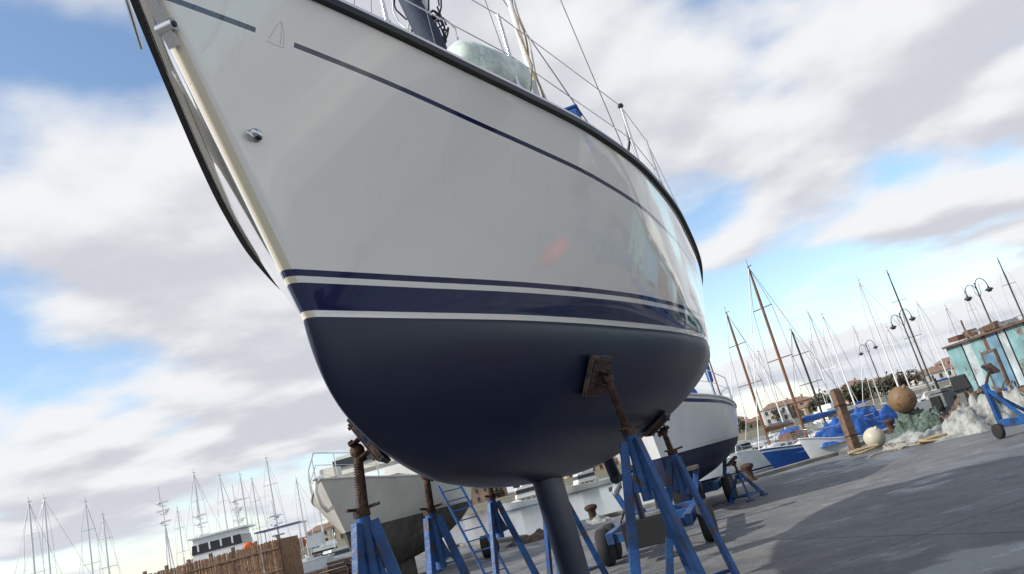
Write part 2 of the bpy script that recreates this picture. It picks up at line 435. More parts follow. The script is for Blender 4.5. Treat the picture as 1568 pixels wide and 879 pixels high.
    mb = MB(); a = Vector((1.58, 3.75, 2.12)); b = Vector((1.62, 4.2, 2.08))
    mb.lathe(a, b, [(0, 0), (.05, .06), (.15, .09), (.85, .09), (.95, .06), (1, .0)], whitep, 16)
    mb.build("white_fender", parent=yacht)
    mb = MB(); bxx = fS(1.92)-.12; mb.box((bxx, 1.92, 2.32), (.13, .18, .15), bluecov); mb.box((bxx, 1.92, 2.408), (.15, .2, .02), bluecov)
    mb.build("deck_box", parent=yacht, bevel=.01)
    mb = MB()
    def stem(z): return S0*(z-1)/1.6
    mb.bar((0, stem(2.12)-.012, 2.12), (0, stem(2.62)-.012, 2.62), .05, .014, steel)
    mb.tube((-.04, stem(2.2)-.0, 2.2), (.04, stem(2.2), 2.2), .028, steel, n=16); mb.tube((-.045, stem(2.2), 2.2), (.045, stem(2.2), 2.2), .014, black, n=10)
    mb.box((0, -1.0, 2.66), (.14, .4, .03), steel); mb.tube((-.06, -1.16, 2.68), (.06, -1.16, 2.68), .035, black)
    mb.box((-.065, -1.05, 2.70), (.008, .32, .1), steel); mb.box((.065, -1.05, 2.70), (.008, .32, .1), steel)
    mb.bar((0, -1.22, 2.62), (0, -.85, 2.74), .02, .05, steel)
    mb.add([(0, -1.24, 2.60), (.12, -1.12, 2.42), (0, -1.05, 2.36), (-.12, -1.12, 2.42), (0, -1.1, 2.5)], [(0, 1, 4), (1, 2, 4), (2, 3, 4), (3, 0, 4)], steel)
    for sx in (1,):
        p = top_pt(.0145, .5, sx)
        mb.sphere(p, .046, steel, (.3, 1.2, .6), 20)
        mb.sphere(p+Vector((sx*.006, 0.004, .008)), .038, steel, (.75, 1.05, .75), 18)
        mb.sphere(p+Vector((sx*.016, 0.004, -.012)), .022, black, (.7, 1, .5), 10)
    mb.build("stem_fitting", parent=yacht)
    mb = MB(); em = mat("emblem_grey", (.50, .51, .54), .3)
    def hp(s_, drop, sx):
        f = 1-drop/1.5; t = 0.06
        for _ in range(30):
            y = top_pt(t, f).y; t = max(0.0005, t-(y-s_)/9.5)
        p = top_pt(t, f, sx); p.x += sx*.0005; return p
    for sx in (1, -1):
        for crv in ([(-.30, .29), (-.28, .23), (-.26, .19), (-.252, .24), (-.25, .30)], [(-.26, .19), (-.24, .24), (-.235, .3)], [(-.31, .305), (-.27, .312), (-.23, .31)]):
            mb.path([hp(*q, sx) for q in crv], .0009, em, 5)
    mb.build("bow_emblem", parent=yacht)
main_parts()

M_y = Matrix.Translation((-0.96, 3.44, 1.5)) @ Matrix.Rotation(-TH, 4, 'Z')
def hull_contact(t, g, side):
    p = bot_pt(t, g, side); e1 = bot_pt(t+.004, g, side)-p; e2 = bot_pt(t, min(g+.01, 1), side)-p
    n = e1.cross(e2).normalized()
    if n.z > 0: n = -n
    return M_y @ p, (M_y.to_3x3() @ n)
def jack_stand(P_, n, yaw=1.57, drop=0.30, spread=.55, pad=.30):
    mb = MB()
    q = n.to_track_quat('Z', 'X').to_matrix()
    c = P_+n*.02
    mb.box(c+n*.012, (pad, pad, .035), ply, q); mb.box(c+n*.037, (pad*.86, pad*.86, .012), rust, q)
    for k in (-1, 1): mb.box(c+n*.075+q@Vector((k*.045, 0, 0)), (.014, .11, .08), rust, q)
    for a in (-1, 1):
        for b in (-1, 1): mb.tube(c+n*.04+q@Vector((a*pad*.36, b*pad*.36, 0)), c+n*.055+q@Vector((a*pad*.36, b*pad*.36, 0)), .010, rust, n=6)
    piv = c+n*.10
    mb.tube(piv+q@Vector((-.07, 0, 0)), piv+q@Vector((.07, 0, 0)), .018, rust)
    mb.sphere(piv, .045, rust, n=10)
    apex = Vector((piv.x+n.x*.05, piv.y+n.y*.05, piv.z-drop))
    base = Vector((apex.x+n.x*.05, apex.y+n.y*.05, 0))
    mb.tube(piv, apex+Vector((0, 0, -.2)), .026, rust, n=12)
    L_ = (apex-piv).length
    k = .07
    while k < L_: mb.tube(piv.lerp(apex, k/L_), piv.lerp(apex, min(1, (k+.007)/L_)), .0285, rust, n=12); k += .014
    mb.tube(apex+Vector((0, 0, .03)), apex+Vector((0, 0, -.02)), .05, rust, n=8)
    for a in (0, 2.1, 4.2): mb.tube(apex+Vector((0, 0, .02)), apex+Vector((.11*math.cos(a), .11*math.sin(a), .03)), .009, rust)
    mb.tube(apex, Vector((apex.x, apex.y, apex.z*.72)), .042, bluest, n=14)
    feet = []
    for k in range(3):
        a = yaw+k*2*math.pi/3
        o = Vector((math.cos(a), math.sin(a), 0))
        f = Vector((base.x, base.y, .02))+o*spread; feet.append(f)
        mb.flat(apex+o*.055+Vector((0, 0, -.05)), f, o, .06, .085, .045, bluest)
        mb.box(f, (.16, .16, .035), bluest)
        l = apex.lerp(f, .24); w = Vector((apex.x, apex.y, apex.z-.06)); lo = Vector((apex.x, apex.y, l.z-.02))
        nn = Vector((-math.sin(a), math.cos(a), 0))*.005
        mb.add([w+nn, l+nn, lo+nn, w-nn, l-nn, lo-nn], [(0, 1, 2), (5, 4, 3), (0, 3, 4, 1), (1, 4, 5, 2), (2, 5, 3, 0)], bluest)
    for k in range(3):
        mb.bar(feet[k].lerp(apex, .16), feet[(k+1) % 3].lerp(apex, .16), .04, .04, bluest)
    return mb.build("jack_stand", bevel=.004)
def t_of(s_): return s_/LW
jack_stand(*hull_contact(t_of(2.42), .30, 1), 3.14, .40, .42)
jack_stand(*hull_contact(t_of(4.80), .56, 1), 3.0, .22, .50)
jack_stand(*hull_contact(t_of(.95), .50, -1), .1, .34, .38)
jack_stand(*hull_contact(t_of(2.6), .50, -1), .2, .27, .42)
jack_stand(*hull_contact(t_of(5.0), .50, -1), 0.1, .27, .45)
jack_stand(*hull_contact(t_of(7.3), .45, -1), .2, .25, .5)
mb = MB()
for k in range(3): mb.box((0, 0, .03+k*.054), (.5, 1.2, .05), timber)
kb = M_y@Vector((0, 3.65, 0)); mb.build("keel_timber_block", (kb.x, kb.y, 0), -TH, bevel=.005)

# ------------------------------------------------------------------ other yachts
def harbour_yacht(name, x, y, th, L=9.5, B=3.0, fb=1.0, mast=11, hullm=whitep, botm=navy, bootm=navy, mastm=alu, z0=-1.0, cabm=deckw,
                  cover=bluecov, keel=False, rig=True, wire=.012, detail=True, stripe=None, deep=1.0, lean=0.15):
    mb = MB(); sy = L/10.2; sx = B/3.3; zs = fb/1.15
    def T(p): return Vector((p.x*sx, p.y*sy, (p.z-1)*zs*(deep if p.z < 1 else 1)))
    n = 22; ts = [(i/n)**1.4 for i in range(n+1)]
    fr = [1, .93, .86, .6, .35, .12, .04, 0]; gr = [.2, .4, .6, .8, 1]
    ms = [hullm, stripe or hullm, hullm, hullm, hullm, bootm, hullm]+[botm]*5
    for side in (1, -1):
        rows = [[T(top_pt(t, f, side)) for t in ts] for f in fr]+[[T(bot_pt(t, g, side)) for t in ts] for g in gr]
        loft(mb, rows, ms, side < 0)
        mb.add([r[-1] for r in rows]+[Vector((0, r[-1].y, r[-1].z)) for r in rows], [(j, j+1, len(rows)+j+1, len(rows)+j) for j in range(len(rows)-1)], hullm)
    rows = [[T(Vector((top_pt(t, 1).x*k/4, top_pt(t, 1).y, top_pt(t, 1).z+.03*(1-(k/4)**2)-.02))) for t in ts] for k in range(-4, 5)]
    loft(mb, rows, [cabm]*8, False)
    for side in (1, -1): mb.path([T(top_pt(t, 1, side))+Vector((0, 0, .01)) for t in ts], .03, cabm, 5)
    def zz(y_): return (fZ(y_/sy)-1)*zs
    r = []
    for px, pz in ((-1, 0), (-.92, .8), (-.75, 1), (.75, 1), (.92, .8), (1, 0)):
        r.append([Vector((px*(.45+.35*q)*B/3, (2.0+4.2*q)*sy, zz((2+4.2*q)*sy)+pz*.42*min(1, q*3+.02))) for q in (0, .15, .33, .6, 1)])
    loft(mb, r, [cabm]*5, True); mb.add([k[-1] for k in r], [tuple(range(6))], cabm)
    for side in (-1, 1):
        for yy in (3.9, 4.7, 5.5):
            mb.box((side*(.45+.35*(yy-2)/4.2)*B/3*.96, yy*sy, zz(yy*sy)+.22), (.04, .5*sy, .13), darkglass)
    mb.box((0, 7.4*sy, zz(7*sy)+.12), (B*.62, 1.7*sy, .25), cabm)
    if detail:
        pr = [(-.8, 0), (-.75, .35), (-.55, .55), (.55, .55), (.75, .35), (.8, 0)]
        loft(mb, [[Vector((a*B/3, 5.6*sy, zz(5.6*sy)+.42)), Vector((a*B/3, 6.0*sy, zz(6*sy)+.42+b)), Vector((a*B/3, 6.7*sy, zz(6*sy)+.42+b))] for a, b in pr], [cover]*5, True)
    if mast > 0:
        my = 3.3*sy; zd = zz(my)+.4; tw = Vector((0, my+lean, mast))
        mb.lathe((0, my, zd), tw, [(0, .085), (.85, .08), (1, .05)], mastm, 8)
        if rig:
            for fz, w in ((.45, .9), (.75, .7)):
                p = Vector((0, my, zd)).lerp(tw, fz)
                mb.tube(p+Vector((-w, 0, 0)), p+Vector((w, 0, 0)), .03, mastm, n=5)
            for side in (-1, 1):
                p1 = Vector((0, my, zd)).lerp(tw, .45)+Vector((side*.9, 0, 0)); p2 = Vector((0, my, zd)).lerp(tw, .75)+Vector((side*.7, 0, 0))
                mb.tube((side*B*.45, my+.1, zz(my)), p1, wire, wirem, n=4); mb.tube(p1, p2, wire, wirem, n=4); mb.tube(p2, tw, wire, wirem, n=4)
            mb.tube((0, S0*sy, zz(0)+.1), tw, wire*2.2, whitep, n=5); mb.tube((0, 9.2*sy, zz(9*sy)), tw, wire, wirem, n=4)
        mb.tube((0, my, zd+.8), (0, 7.3*sy, zd+.85), .06, mastm)
        mb.lathe((0, my+.1, zd+.95), (0, 7.2*sy, zd+.95), [(0, .08), (.1, .18), (.6, .14), (1, .05)], cover, 8)
        mb.tube(tw, tw+Vector((0, 0, .5)), .012, black, n=4); mb.box(tw+Vector((0, .1, .08)), (.3, .06, .04), black)
    if detail:
        for side in (-1, 1):
            tp = []
            for s_ in (-.5, .6, 2, 4, 6, 8):
                q = T(top_pt((s_-S0)/LS, 1, side)); mb.tube(q, q+Vector((0, 0, .6)), .015, steel, n=5); tp.append(q+Vector((0, 0, .6)))
            for dz in (0, -.28):
                mb.path([q+Vector((0, 0, dz)) for q in [Vector((0, S0*sy-.1, zz(0)+.72))]+tp], .012 if dz == 0 else .008, steel, 5)
    if keel:
        mb.box((0, 3.7*sy, -1.5), (.2, 1.8, 1.5), botm); mb.box((0, 7.7*sy, -1.0), (.08, .6, 1.3), botm)
    return mb, (x, y, z0), th
def put(res, name): return res[0].build(name, res[1], res[2])

r_ = harbour_yacht("a", 2.0, 16.0, -rad(14), L=8.5, B=3.1, fb=.95, mast=0, hullm=whitep, botm=antif_blue, bootm=whitep, z0=1.42, keel=True, stripe=navy)
m_ = r_[0]
m_.lathe((1.25, 4.6, .9), (1.25, 4.6, 3.6), [(0, .02), (.2, .02), (.22, .07), (.6, .10), (.9, .06), (1, .015)], bluecov, 10)
m_.path([(1.25, 4.6, 1.2), (1.3, 4.7, .8), (1.35, 4.8, .4)], .02, bluecov)
m_.tube((1.35, 5.4, .8), (1.35, 5.4, 2.6), .02, woodm)
put(r_, "sailing_yacht_ashore")
r_ = harbour_yacht("b", -5.25, 18.6, -rad(5), L=10.5, B=3.5, fb=.9, mast=0, hullm=oldwhite, botm=dirty, bootm=oldwhite, z0=1.62, keel=True, cabm=oldwhite, deep=1.5, cover=oldwhite)
m_ = r_[0]
m_.bar((0, -1.2, 1.25), (0, -.75, 1.35), .12, .05, steel)
m_.path([(-.02, -1.15, 1.25), (-.04, -1.2, 1.0), (0, -1.15, .7), (.05, -.95, .55), (.1, -.8, .6)], .05, cream, 8)
m_.box((.0, 3.2, 1.75), (1.9, 1.6, .5), oldwhite, taper=.85); m_.box((0, 3.2, 1.8), (1.78, 1.66, .2), darkglass)
m_.box((0, -.2, 1.4), (.35, .5, .22), cream)
put(r_, "weathered_cruiser_ashore")
for (x, y, z, nx) in ((-3.95, 22.5, 1.0, .5), (-6.1, 21.5, .9, -.5), (3.85, 18.6, .95, .5), (1.5, 18.4, .95, -.5)):
    jack_stand(Vector((x, y, z)), Vector((nx, 0, -.8)).normalized(), .4, .2, .45)

def floaters():
    put(harbour_yacht("", 11.0, 42.5, -rad(56), L=9.5, B=3.0, fb=1.0, mast=11.4, hullm=royal, botm=antif_blue, bootm=whitep, mastm=woodm, stripe=whitep), "blue_sailing_yacht")
    put(harbour_yacht("", 11.2, 49.5, -rad(48), L=9, mast=10.2, mastm=woodm, cover=woodm), "sailing_yacht")
    put(harbour_yacht("", 11.6, 60, -rad(70), L=11, fb=1.2, mast=0, stripe=navy), "sailing_yacht")
    dm = mat("dark_mast", (.03, .025, .02), .5)
    for (u, w, y, mm, L_) in ((.335, .106, 58, dm, 9), (.3774, .1153, 82, whitep, 10), (.363, .1217, 88, alu, 10), (.4366, .1457, 74, whitep, 11), (.478, .148, 84, dm, 12), (.618, .1265, 90, dm, 11),
                     (.352, .085, 95, whitep, 9), (.41, .09, 110, alu, 10), (.45, .078, 105, whitep, 9), (.50, .10, 112, whitep, 10), (.53, .085, 118, alu, 10),
                     (.285, .09, 92, whitep, 9), (.265, .08, 100, alu, 9), (.56, .10, 96, alu, 11), (.59, .08, 120, whitep, 10)):
        h = 1.5+w*y+1; a = -rad(random.choice((random.uniform(30, 80), random.uniform(200, 250))))
        sy = L_/10.2; off = 3.3*sy
        x0 = u*y+math.sin(a)*off; y0 = y-math.cos(a)*off
        put(harbour_yacht("", x0, y0, a, L=L_, mast=h, mastm=mm, wire=.012, hullm=random.choice((whitep, whitep, cream, oldwhite, navy)), cover=random.choice((bluecov, bluecov, woodm, cream)), detail=y < 90), "sailing_yacht")
    for (u, w, y) in ((-.683, .147, 66), (-.663, .146, 72), (-.608, .128, 80), (-.587, .106, 84), (-.463, .128, 78), (-.43, .1156, 86), (-.403, .110, 90), (-.389, .101, 96), (-.366, .122, 82), (-.333, .086, 100),
                      (-.49, .09, 110), (-.415, .075, 120), (-.31, .075, 112)):
        h = 1.5+w*y+1; a = -rad(random.uniform(-20, 40)); L_ = random.uniform(9, 11.5)
        sy = L_/10.2; off = 3.3*sy
        x0 = u*y+math.sin(a)*off; y0 = y-math.cos(a)*off
        put(harbour_yacht("", x0, y0, a, L=L_, fb=1.2, mast=h, wire=.011, mastm=random.choice((alu, whitep, alu)), hullm=random.choice((whitep, whitep, oldwhite)), detail=False), "sailing_yacht")
floaters()

def motor_cruiser(name, x, y, th, L=7.5, z0=-1.0, tarp=False, fly=True, hullm=whitep, bottom=navy):
    r = harbour_yacht("", x, y, th, L=L, B=L*.36, fb=1.15, mast=0, detail=False, hullm=hullm, botm=bottom, bootm=bottom, z0=z0)
    mb = r[0]; k = L/7.5
    if tarp:
        mb.heap((0, 3.2*k, 1.05), 1.3*k, 3.0*k, 1.1, bluecov, sd=x)
    else:
        mb.box((0, 3.4*k, 1.55*k), (1.9*k, 2.4*k, 1.1*k), deckw, taper=.82); mb.box((0, 3.4*k, 1.65*k), (1.86*k, 2.38*k, .4*k), darkglass, taper=.94)
        if fly:
            mb.box((0, 3.8*k, 2.3*k), (1.6*k, 1.6*k, .4*k), deckw, taper=.9); mb.path([(-.7*k, 4.4*k, 2.4*k), (-.7*k, 4.6*k, 3.2*k), (.7*k, 4.6*k, 3.2*k), (.7*k, 4.4*k, 2.4*k)], .04, steel)
        mb.tube((0, 3.4*k, 2.2*k), (0, 3.5*k, 4.1*k), .03, whitep)
    pts = [Vector((sx*1.0*k*.8, yy*k, 1.25+.5)) for sx, yy in ((1, 2.0), (.9, .8))]+[Vector((0, -.4*k, 1.95))]+[Vector((-sx*.8*k, yy*k, 1.75)) for sx, yy in ((.9, .8), (1, 2.0))]
    mb.path(pts, .02, steel)
    for p in pts: mb.tube(p, p-Vector((0, -.05, .6)), .015, steel)
    return put(r, name)
motor_cruiser("motor_cruiser", -27.5, 76, -rad(75), 8, fly=True)
motor_cruiser("motor_cruiser", -23.5, 70, -rad(40), 6.5, fly=False)
motor_cruiser("motor_cruiser", -27, 66, -rad(60), 6, fly=False)
motor_cruiser("motor_cruiser", -11.0, 122, -rad(80), 11)
motor_cruiser("motor_cruiser", -1.0, 128, -rad(70), 10, hullm=cream)
motor_cruiser("tarp_covered_boat", 10.6, 34.5, -rad(62), 6, tarp=True)
motor_cruiser("tarp_covered_boat", 13.5, 37.5, -rad(50), 5.5, tarp=True, hullm=royal)
motor_cruiser("motor_cruiser", 19.5, 60, -rad(60), 8, fly=False)
motor_cruiser("motor_cruiser", 15.2, 47, -rad(55), 6.5, fly=False)
motor_cruiser("motor_cruiser", 26, 84, -rad(60), 9)
motor_cruiser("motor_cruiser", 8.6, 52, -rad(60), 7.0, fly=False)

def workboat():
    r = harbour_yacht("", -31.5, 57, -rad(82), L=15, B=4.6, fb=2.3, mast=0, detail=False, hullm=whitep, botm=navy, bootm=navy, cabm=deckw)
    mb = r[0]
    mb.box((0, 6.2, 4.1), (3.0, 3.6, 2.0), whitep, taper=.9); mb.box((0, 6.2, 4.35), (2.95, 3.55, .65), darkglass, taper=.96)
    for y in (4.9, 5.7, 6.5, 7.3):
        for k in (-1, 1): mb.box((k*1.41, y, 4.35), (.1, .12, .7), whitep)
    mb.box((0, 6.3, 5.15), (3.1, 4.0, .12), whitep)
    for (y, h, rr) in ((2.4, 8.6, .07), (4.9, 7.0, .05), (7.6, 7.4, .06), (10.2, 5.6, .05)):
        mb.tube((0, y, 2.4), (0, y, h), rr, whitep, rr*.5)
        for z in (h-.5, h-1.1, h-1.9):
            mb.bar((-.7, y, z), (.7, y, z), .06, .06, whitep); mb.sphere((random.choice((-.6, .6)), y, z+.18), .18, whitep, (1, 1, .6), 10)
            mb.bar((0, y-.45, z+.25), (0, y+.45, z+.25), .1, .12, whitep)
        mb.tube((.3, y, h-.5), (.3, y, h+.9), .012, black)
    for k in (-1, 1):
        mb.tube((k*.9, 2.4, 2.5), (0, 2.4, 6.8), .05, whitep); mb.tube((k*1.2, 9.0, 2.4), (k*1.2, 9.0, 4.4), .04, steel); mb.tube((k*1.2, 12, 2.4), (k*1.2, 12, 4.4), .04, steel)
        mb.path([(k*1.9, y, 3.3) for y in range(2, 14)], .03, steel)
        for y in range(2, 14): mb.tube((k*1.9, y, 2.3), (k*1.9, y, 3.3), .025, steel)
    mb.box((0, 10.5, 4.45), (2.8, 3.4, .1), navy, taper=.95)
    mb.lathe((1.6, 8.4, 3.6), (1.75, 8.4, 3.6), [(0, .18), (0, .36), (.5, .4), (1, .36), (1, .18)], orange, 16)
    mb.lathe((-2.0, 11.3, 3.0), (-2.15, 11.3, 3.0), [(0, .18), (0, .36), (.5, .4), (1, .36), (1, .18)], orange, 16)
    mb.box((0, 12.8, 2.9), (1.5, 1.0, .9), whitep); mb.box((.9, 8.9, 3.0), (.6, .6, 1.2), whitep)
    put(r, "workboat")
workboat()

# ------------------------------------------------------------------ quay, water, land
def pavement_material():
    m = bpy.data.materials.new("quay_concrete"); m.use_nodes = True
    nt = m.node_tree; N = nt.nodes; L = nt.links; b = N["Principled BSDF"]
    M, mixc, nz, MR, mapv = Mf(nt)
    tc = N.new("ShaderNodeTexCoord"); O = tc.outputs["Object"]
    big = nz(O, .16, 4, .6); mid = nz(O, 1.1, 6, .65); fin = nz(O, 14, 4, .7); spk = nz(O, 70, 2, .6)
    c = mixc(MR(mid, .35, .65), (.125, .127, .130), (.205, .203, .197))
    c = mixc(M('MULTIPLY', MR(fin, .35, .7), .5), c, (.092, .093, .095))
    c = mixc(M('MULTIPLY', MR(spk, .62, .7), .5), c, (.31, .31, .29))
    stain = MR(nz(O, .55, 7, .7), .54, .60)
    c = mixc(M('MULTIPLY', stain, .50), c, (.048, .050, .057))
    wet = MR(M('ADD', M('MULTIPLY', big, .7), M('MULTIPLY', mid, .3)), .505, .555)
    c = mixc(M('MULTIPLY', wet, .50), c, (.048, .052, .062))
    pale = MR(nz(mapv(O, (1, 2.2, 1)), .8, 6, .7), .57, .63)
    c = mixc(M('MULTIPLY', pale, .55), c, (.30, .305, .305))
    sp = N.new("ShaderNodeSeparateXYZ"); L.new(O, sp.inputs[0])
    def joint(v, per, off):
        d = M('ABSOLUTE', M('SUBTRACT', M('FRACT', M('DIVIDE', M('ADD', v, off), per)), .5)); return M('LESS_THAN', d, .012/per*1.2)
    vx = M('ADD', M('MULTIPLY', sp.outputs[0], .94), M('MULTIPLY', sp.outputs[1], .34)); vy = M('SUBTRACT', M('MULTIPLY', sp.outputs[1], .94), M('MULTIPLY', sp.outputs[0], .34))
    j = M('MAXIMUM', joint(vx, 5.0, 1.2), joint(vy, 5.0, .4))
    c = mixc(M('MULTIPLY', j, .7), c, (.028, .028, .029))
    L.new(c, b.inputs["Base Color"])
    L.new(M('SUBTRACT', .82, M('MULTIPLY', wet, .40)), b.inputs["Roughness"])
    bp = N.new("ShaderNodeBump"); bp.inputs["Strength"].default_value = .6; bp.inputs["Distance"].default_value = .014
    h = M('ADD', M('MULTIPLY', fin, 1.0), M('MULTIPLY', spk, .5)); h = M('SUBTRACT', M('MULTIPLY', h, M('SUBTRACT', 1.0, M('MULTIPLY', wet, .5))), M('MULTIPLY', j, .8))
    L.new(h, bp.inputs["Height"]); L.new(bp.outputs["Normal"], b.inputs["Normal"])
    return m
quay = [(-70, -70), (90, -70), (150, 72), (27, 72), (24, 60), (18, 41), (9.0, 26.8), (4.5, 25.5), (-1.5, 26.5), (-4.5, 33), (-14, 44), (-70, 50)]
mb = MB(); PV = pavement_material(); conc = mat("old_concrete", (.2, .19, .17), .85, var=.35, vscale=1.2, bump=.6, bscale=5)
n = len(quay)
mb.add([(x, y, 0) for x, y in quay], [tuple(range(n))], PV)
mb.add([(x, y, 0) for x, y in quay]+[(x, y, -4) for x, y in quay], [(i, n+i, n+(i+1) % n, (i+1) % n) for i in range(n)], conc)
mb.build("quay_pavement")
mb = MB()
for i in range(3, 11):
    a = Vector((*quay[i], 0)); b = Vector((*quay[i+1], 0)); d = (b-a); ang = math.atan2(d.y, d.x)
    nn = Vector((-d.y, d.x, 0)).normalized()
    c = (a+b)/2+nn*.22
    mb.box((c.x, c.y, .055), (d.length-.45, .36, .12), conc, Matrix.Rotation(ang, 3, 'Z'))
mb.build("quay_kerb", bevel=.02)
def bollard(x, y):
    mb = MB(); mb.lathe((0, 0, 0), (0, 0, .55), [(0, .2), (.08, .2), (.1, .13), (.6, .12), (.75, .2), (.9, .21), (1, .1)], rust, 16); mb.build("mooring_bollard", (x, y, 0))
for q in ((5.6, 25.0), (0.6, 25.5), (-8, 36.0), (12.7, 31.0)): bollard(*q)

def water_material():
    m = bpy.data.materials.new("water_surface"); m.use_nodes = True
    nt = m.node_tree; N = nt.nodes; L = nt.links; b = N["Principled BSDF"]
    M, mixc, nz, MR, mapv = Mf(nt); tc = N.new("ShaderNodeTexCoord"); O = tc.outputs["Object"]
    b.inputs["Base Color"].default_value = (.06, .09, .105, 1); b.inputs["Roughness"].default_value = .10; b.inputs["IOR"].default_value = 1.33
    h = M('ADD', nz(mapv(O, (1, 1.6, 1)), 1.3, 4, .6), M('MULTIPLY', nz(O, .12, 2), 1.2))
    bp = N.new("ShaderNodeBump"); bp.inputs["Strength"].default_value = .3; bp.inputs["Distance"].default_value = .08
    L.new(h, bp.inputs["Height"]); L.new(bp.outputs["Normal"], b.inputs["Normal"]); return m
mb = MB(); mb.add([(-4000, -4000, -1), (4000, -4000, -1), (4000, 4000, -1), (-4000, 4000, -1)], [(0, 1, 2, 3)], water_material()); mb.build("water")

land = mat("shore_ground", (.14, .13, .09), .9, var=.3, vscale=.05)
mb = MB(); vs = []; fs = []; nx_ = 80
for i in range(nx_+1):
    x = -500+1100*i/nx_; y = 250-.08*x+10*noise.noise(Vector((i*.3, 0, 0)))
    hgt = 2.0+3*abs(noise.noise(Vector((i*.21, 4, 0))))
    vs += [(x, y, -1.5), (x, y+6, .6), (x, y+90, hgt), (x, y+300, hgt+3*abs(noise.noise(Vector((i*.4, 9, 0)))))]
for i in range(nx_):
    for k in range(3): fs.append((i*4+k, (i+1)*4+k, (i+1)*4+k+1, i*4+k+1))
mb.add(vs, fs, land, True); mb.build("far_shore")

walls = [mat("stucco_terracotta", (.36, .25, .18), .9, var=.1), mat("stucco_cream", (.52, .46, .38), .9, var=.1), mat("stucco_ochre", (.45, .36, .25), .9, var=.1), mat("stucco_white", (.62, .60, .56), .9, var=.1)]
roofm = mat("clay_tile_roof", (.24, .15, .11), .9, var=.25, vscale=.8); shut = mat("window_dark", (.04, .05, .06), .3)
def house(x, y, w, d, h, wm, rz):
    mb = MB(); mb.box((0, 0, h/2), (w, d, h), wm)
    e = .4; mb.add([(-w/2-e, -d/2-e, h+.01), (w/2+e, -d/2-e, h+.01), (w/2+e, d/2+e, h+.01), (-w/2-e, d/2+e, h+.01), (-w/2+d*.4, 0, h+d*.22), (w/2-d*.4, 0, h+d*.22)], [(0, 1, 5, 4), (1, 2, 5), (2, 3, 4, 5), (3, 0, 4), (3, 2, 1, 0)], roofm)
    for fl in range(int(h//2.9)):
        k = int(w//2.6)
        for i in range(k):
            xx = -w/2+(i+.5)*w/k
            mb.box((xx, -d/2-.03, 1.6+fl*2.9), (1.0, .08, 1.4 if fl else 1.7), shut); mb.box((xx, -d/2-.09, .86+fl*2.9), (1.3, .18, .1), wm)
    mb.box((w*.2, d*.1, h+d*.2), (.7, .7, 1.6), wm)
    mb.build("stucco_house", (x, y, .8), rz)
for i in range(30):
    u = .15+.52*i/29+random.uniform(-.004, .004); y = random.uniform(275, 335)
    house(u*y, y-.02*u*y, random.uniform(9, 17), random.uniform(8, 10), random.choice((3.2, 3.2, 5.9)), random.choice(walls), rad(random.uniform(-15, 15)))
for i in range(16):
    x = -230+i*17+random.uniform(-5, 5); house(x, random.uniform(290, 320), random.uniform(9, 16), 9, random.choice((3.2, 5.9)), random.choice(walls), rad(random.uniform(-15, 15)))
lf = [mat("foliage_dark", (.035, .05, .02), .8, var=.4, vscale=.5), mat("foliage_olive", (.085, .085, .035), .8, var=.4, vscale=.5), mat("foliage_dry", (.12, .085, .04), .8, var=.4, vscale=.5)]
mb = MB(); bark = mat("bark", (.08, .06, .045), .9)
for k in range(46):
    u = random.choice((random.uniform(.33, .46), random.uniform(-.7, .7))); y = random.uniform(255, 266) if u > .3 else random.uniform(272, 300); x = u*y; R_ = random.uniform(1.8, 3.4); zc_ = 1+R_*.9
    mb.tube((x, y, 0), (x, y, zc_), .3, bark, .12, 6)
    for j in range(170):
        d = Vector((random.gauss(0, 1), random.gauss(0, 1), random.gauss(0, .75))).normalized()*R_*random.uniform(.45, 1)*(1+.3*noise.noise(Vector((j*.7, k, 0))))
        c = Vector((x, y, zc_+.6))+d; a = Vector((random.uniform(-1, 1), random.uniform(-1, 1), random.uniform(-1, 1))).normalized(); b2 = a.orthogonal().normalized(); s_ = random.uniform(.3, .7)
        mb.add([c+a*s_, c+b2*s_, c-a*s_, c-b2*s_], [(0, 1, 2, 3)], random.choice(lf))
mb.build("distant_trees")

# ------------------------------------------------------------------ quay-side things
def street_lamp(x, y, h, rz):
    mb = MB(); dkm = mat("lamp_dark_metal", (.05, .055, .06), .5)
    mb.lathe((0, 0, 0), (0, 0, h), [(0, .12), (.05, .12), (.06, .075), (.3, .055), (1, .035)], dkm, 10)
    for sx, hh in ((1, 0), (-1, -.25)):
        pts = [(sx*.42*(1-math.cos(a)), 0, h+hh-.3+.5*math.sin(a)) for a in [i*math.pi/10*1.05 for i in range(11)]]
        mb.path(pts, .024, dkm, 6)
        e = Vector(pts[-1]); mb.lathe(e+Vector((0, 0, .05)), e+Vector((0, 0, -.30)), [(0, .03), (.3, .06), (.5, .20), (.7, .22), (.75, .14), (1, .10)], dkm, 12)
        mb.path([(0, 0, h-.9), (sx*.2, 0, h-.6), (sx*.24, 0, h-.1)], .015, dkm)
    mb.build("street_lamp", (x, y, 0), rz)
street_lamp(25.4, 44, 6.1, .3); street_lamp(23.6, 50, 6.1, .3); street_lamp(28.4, 68, 6.0, .3)

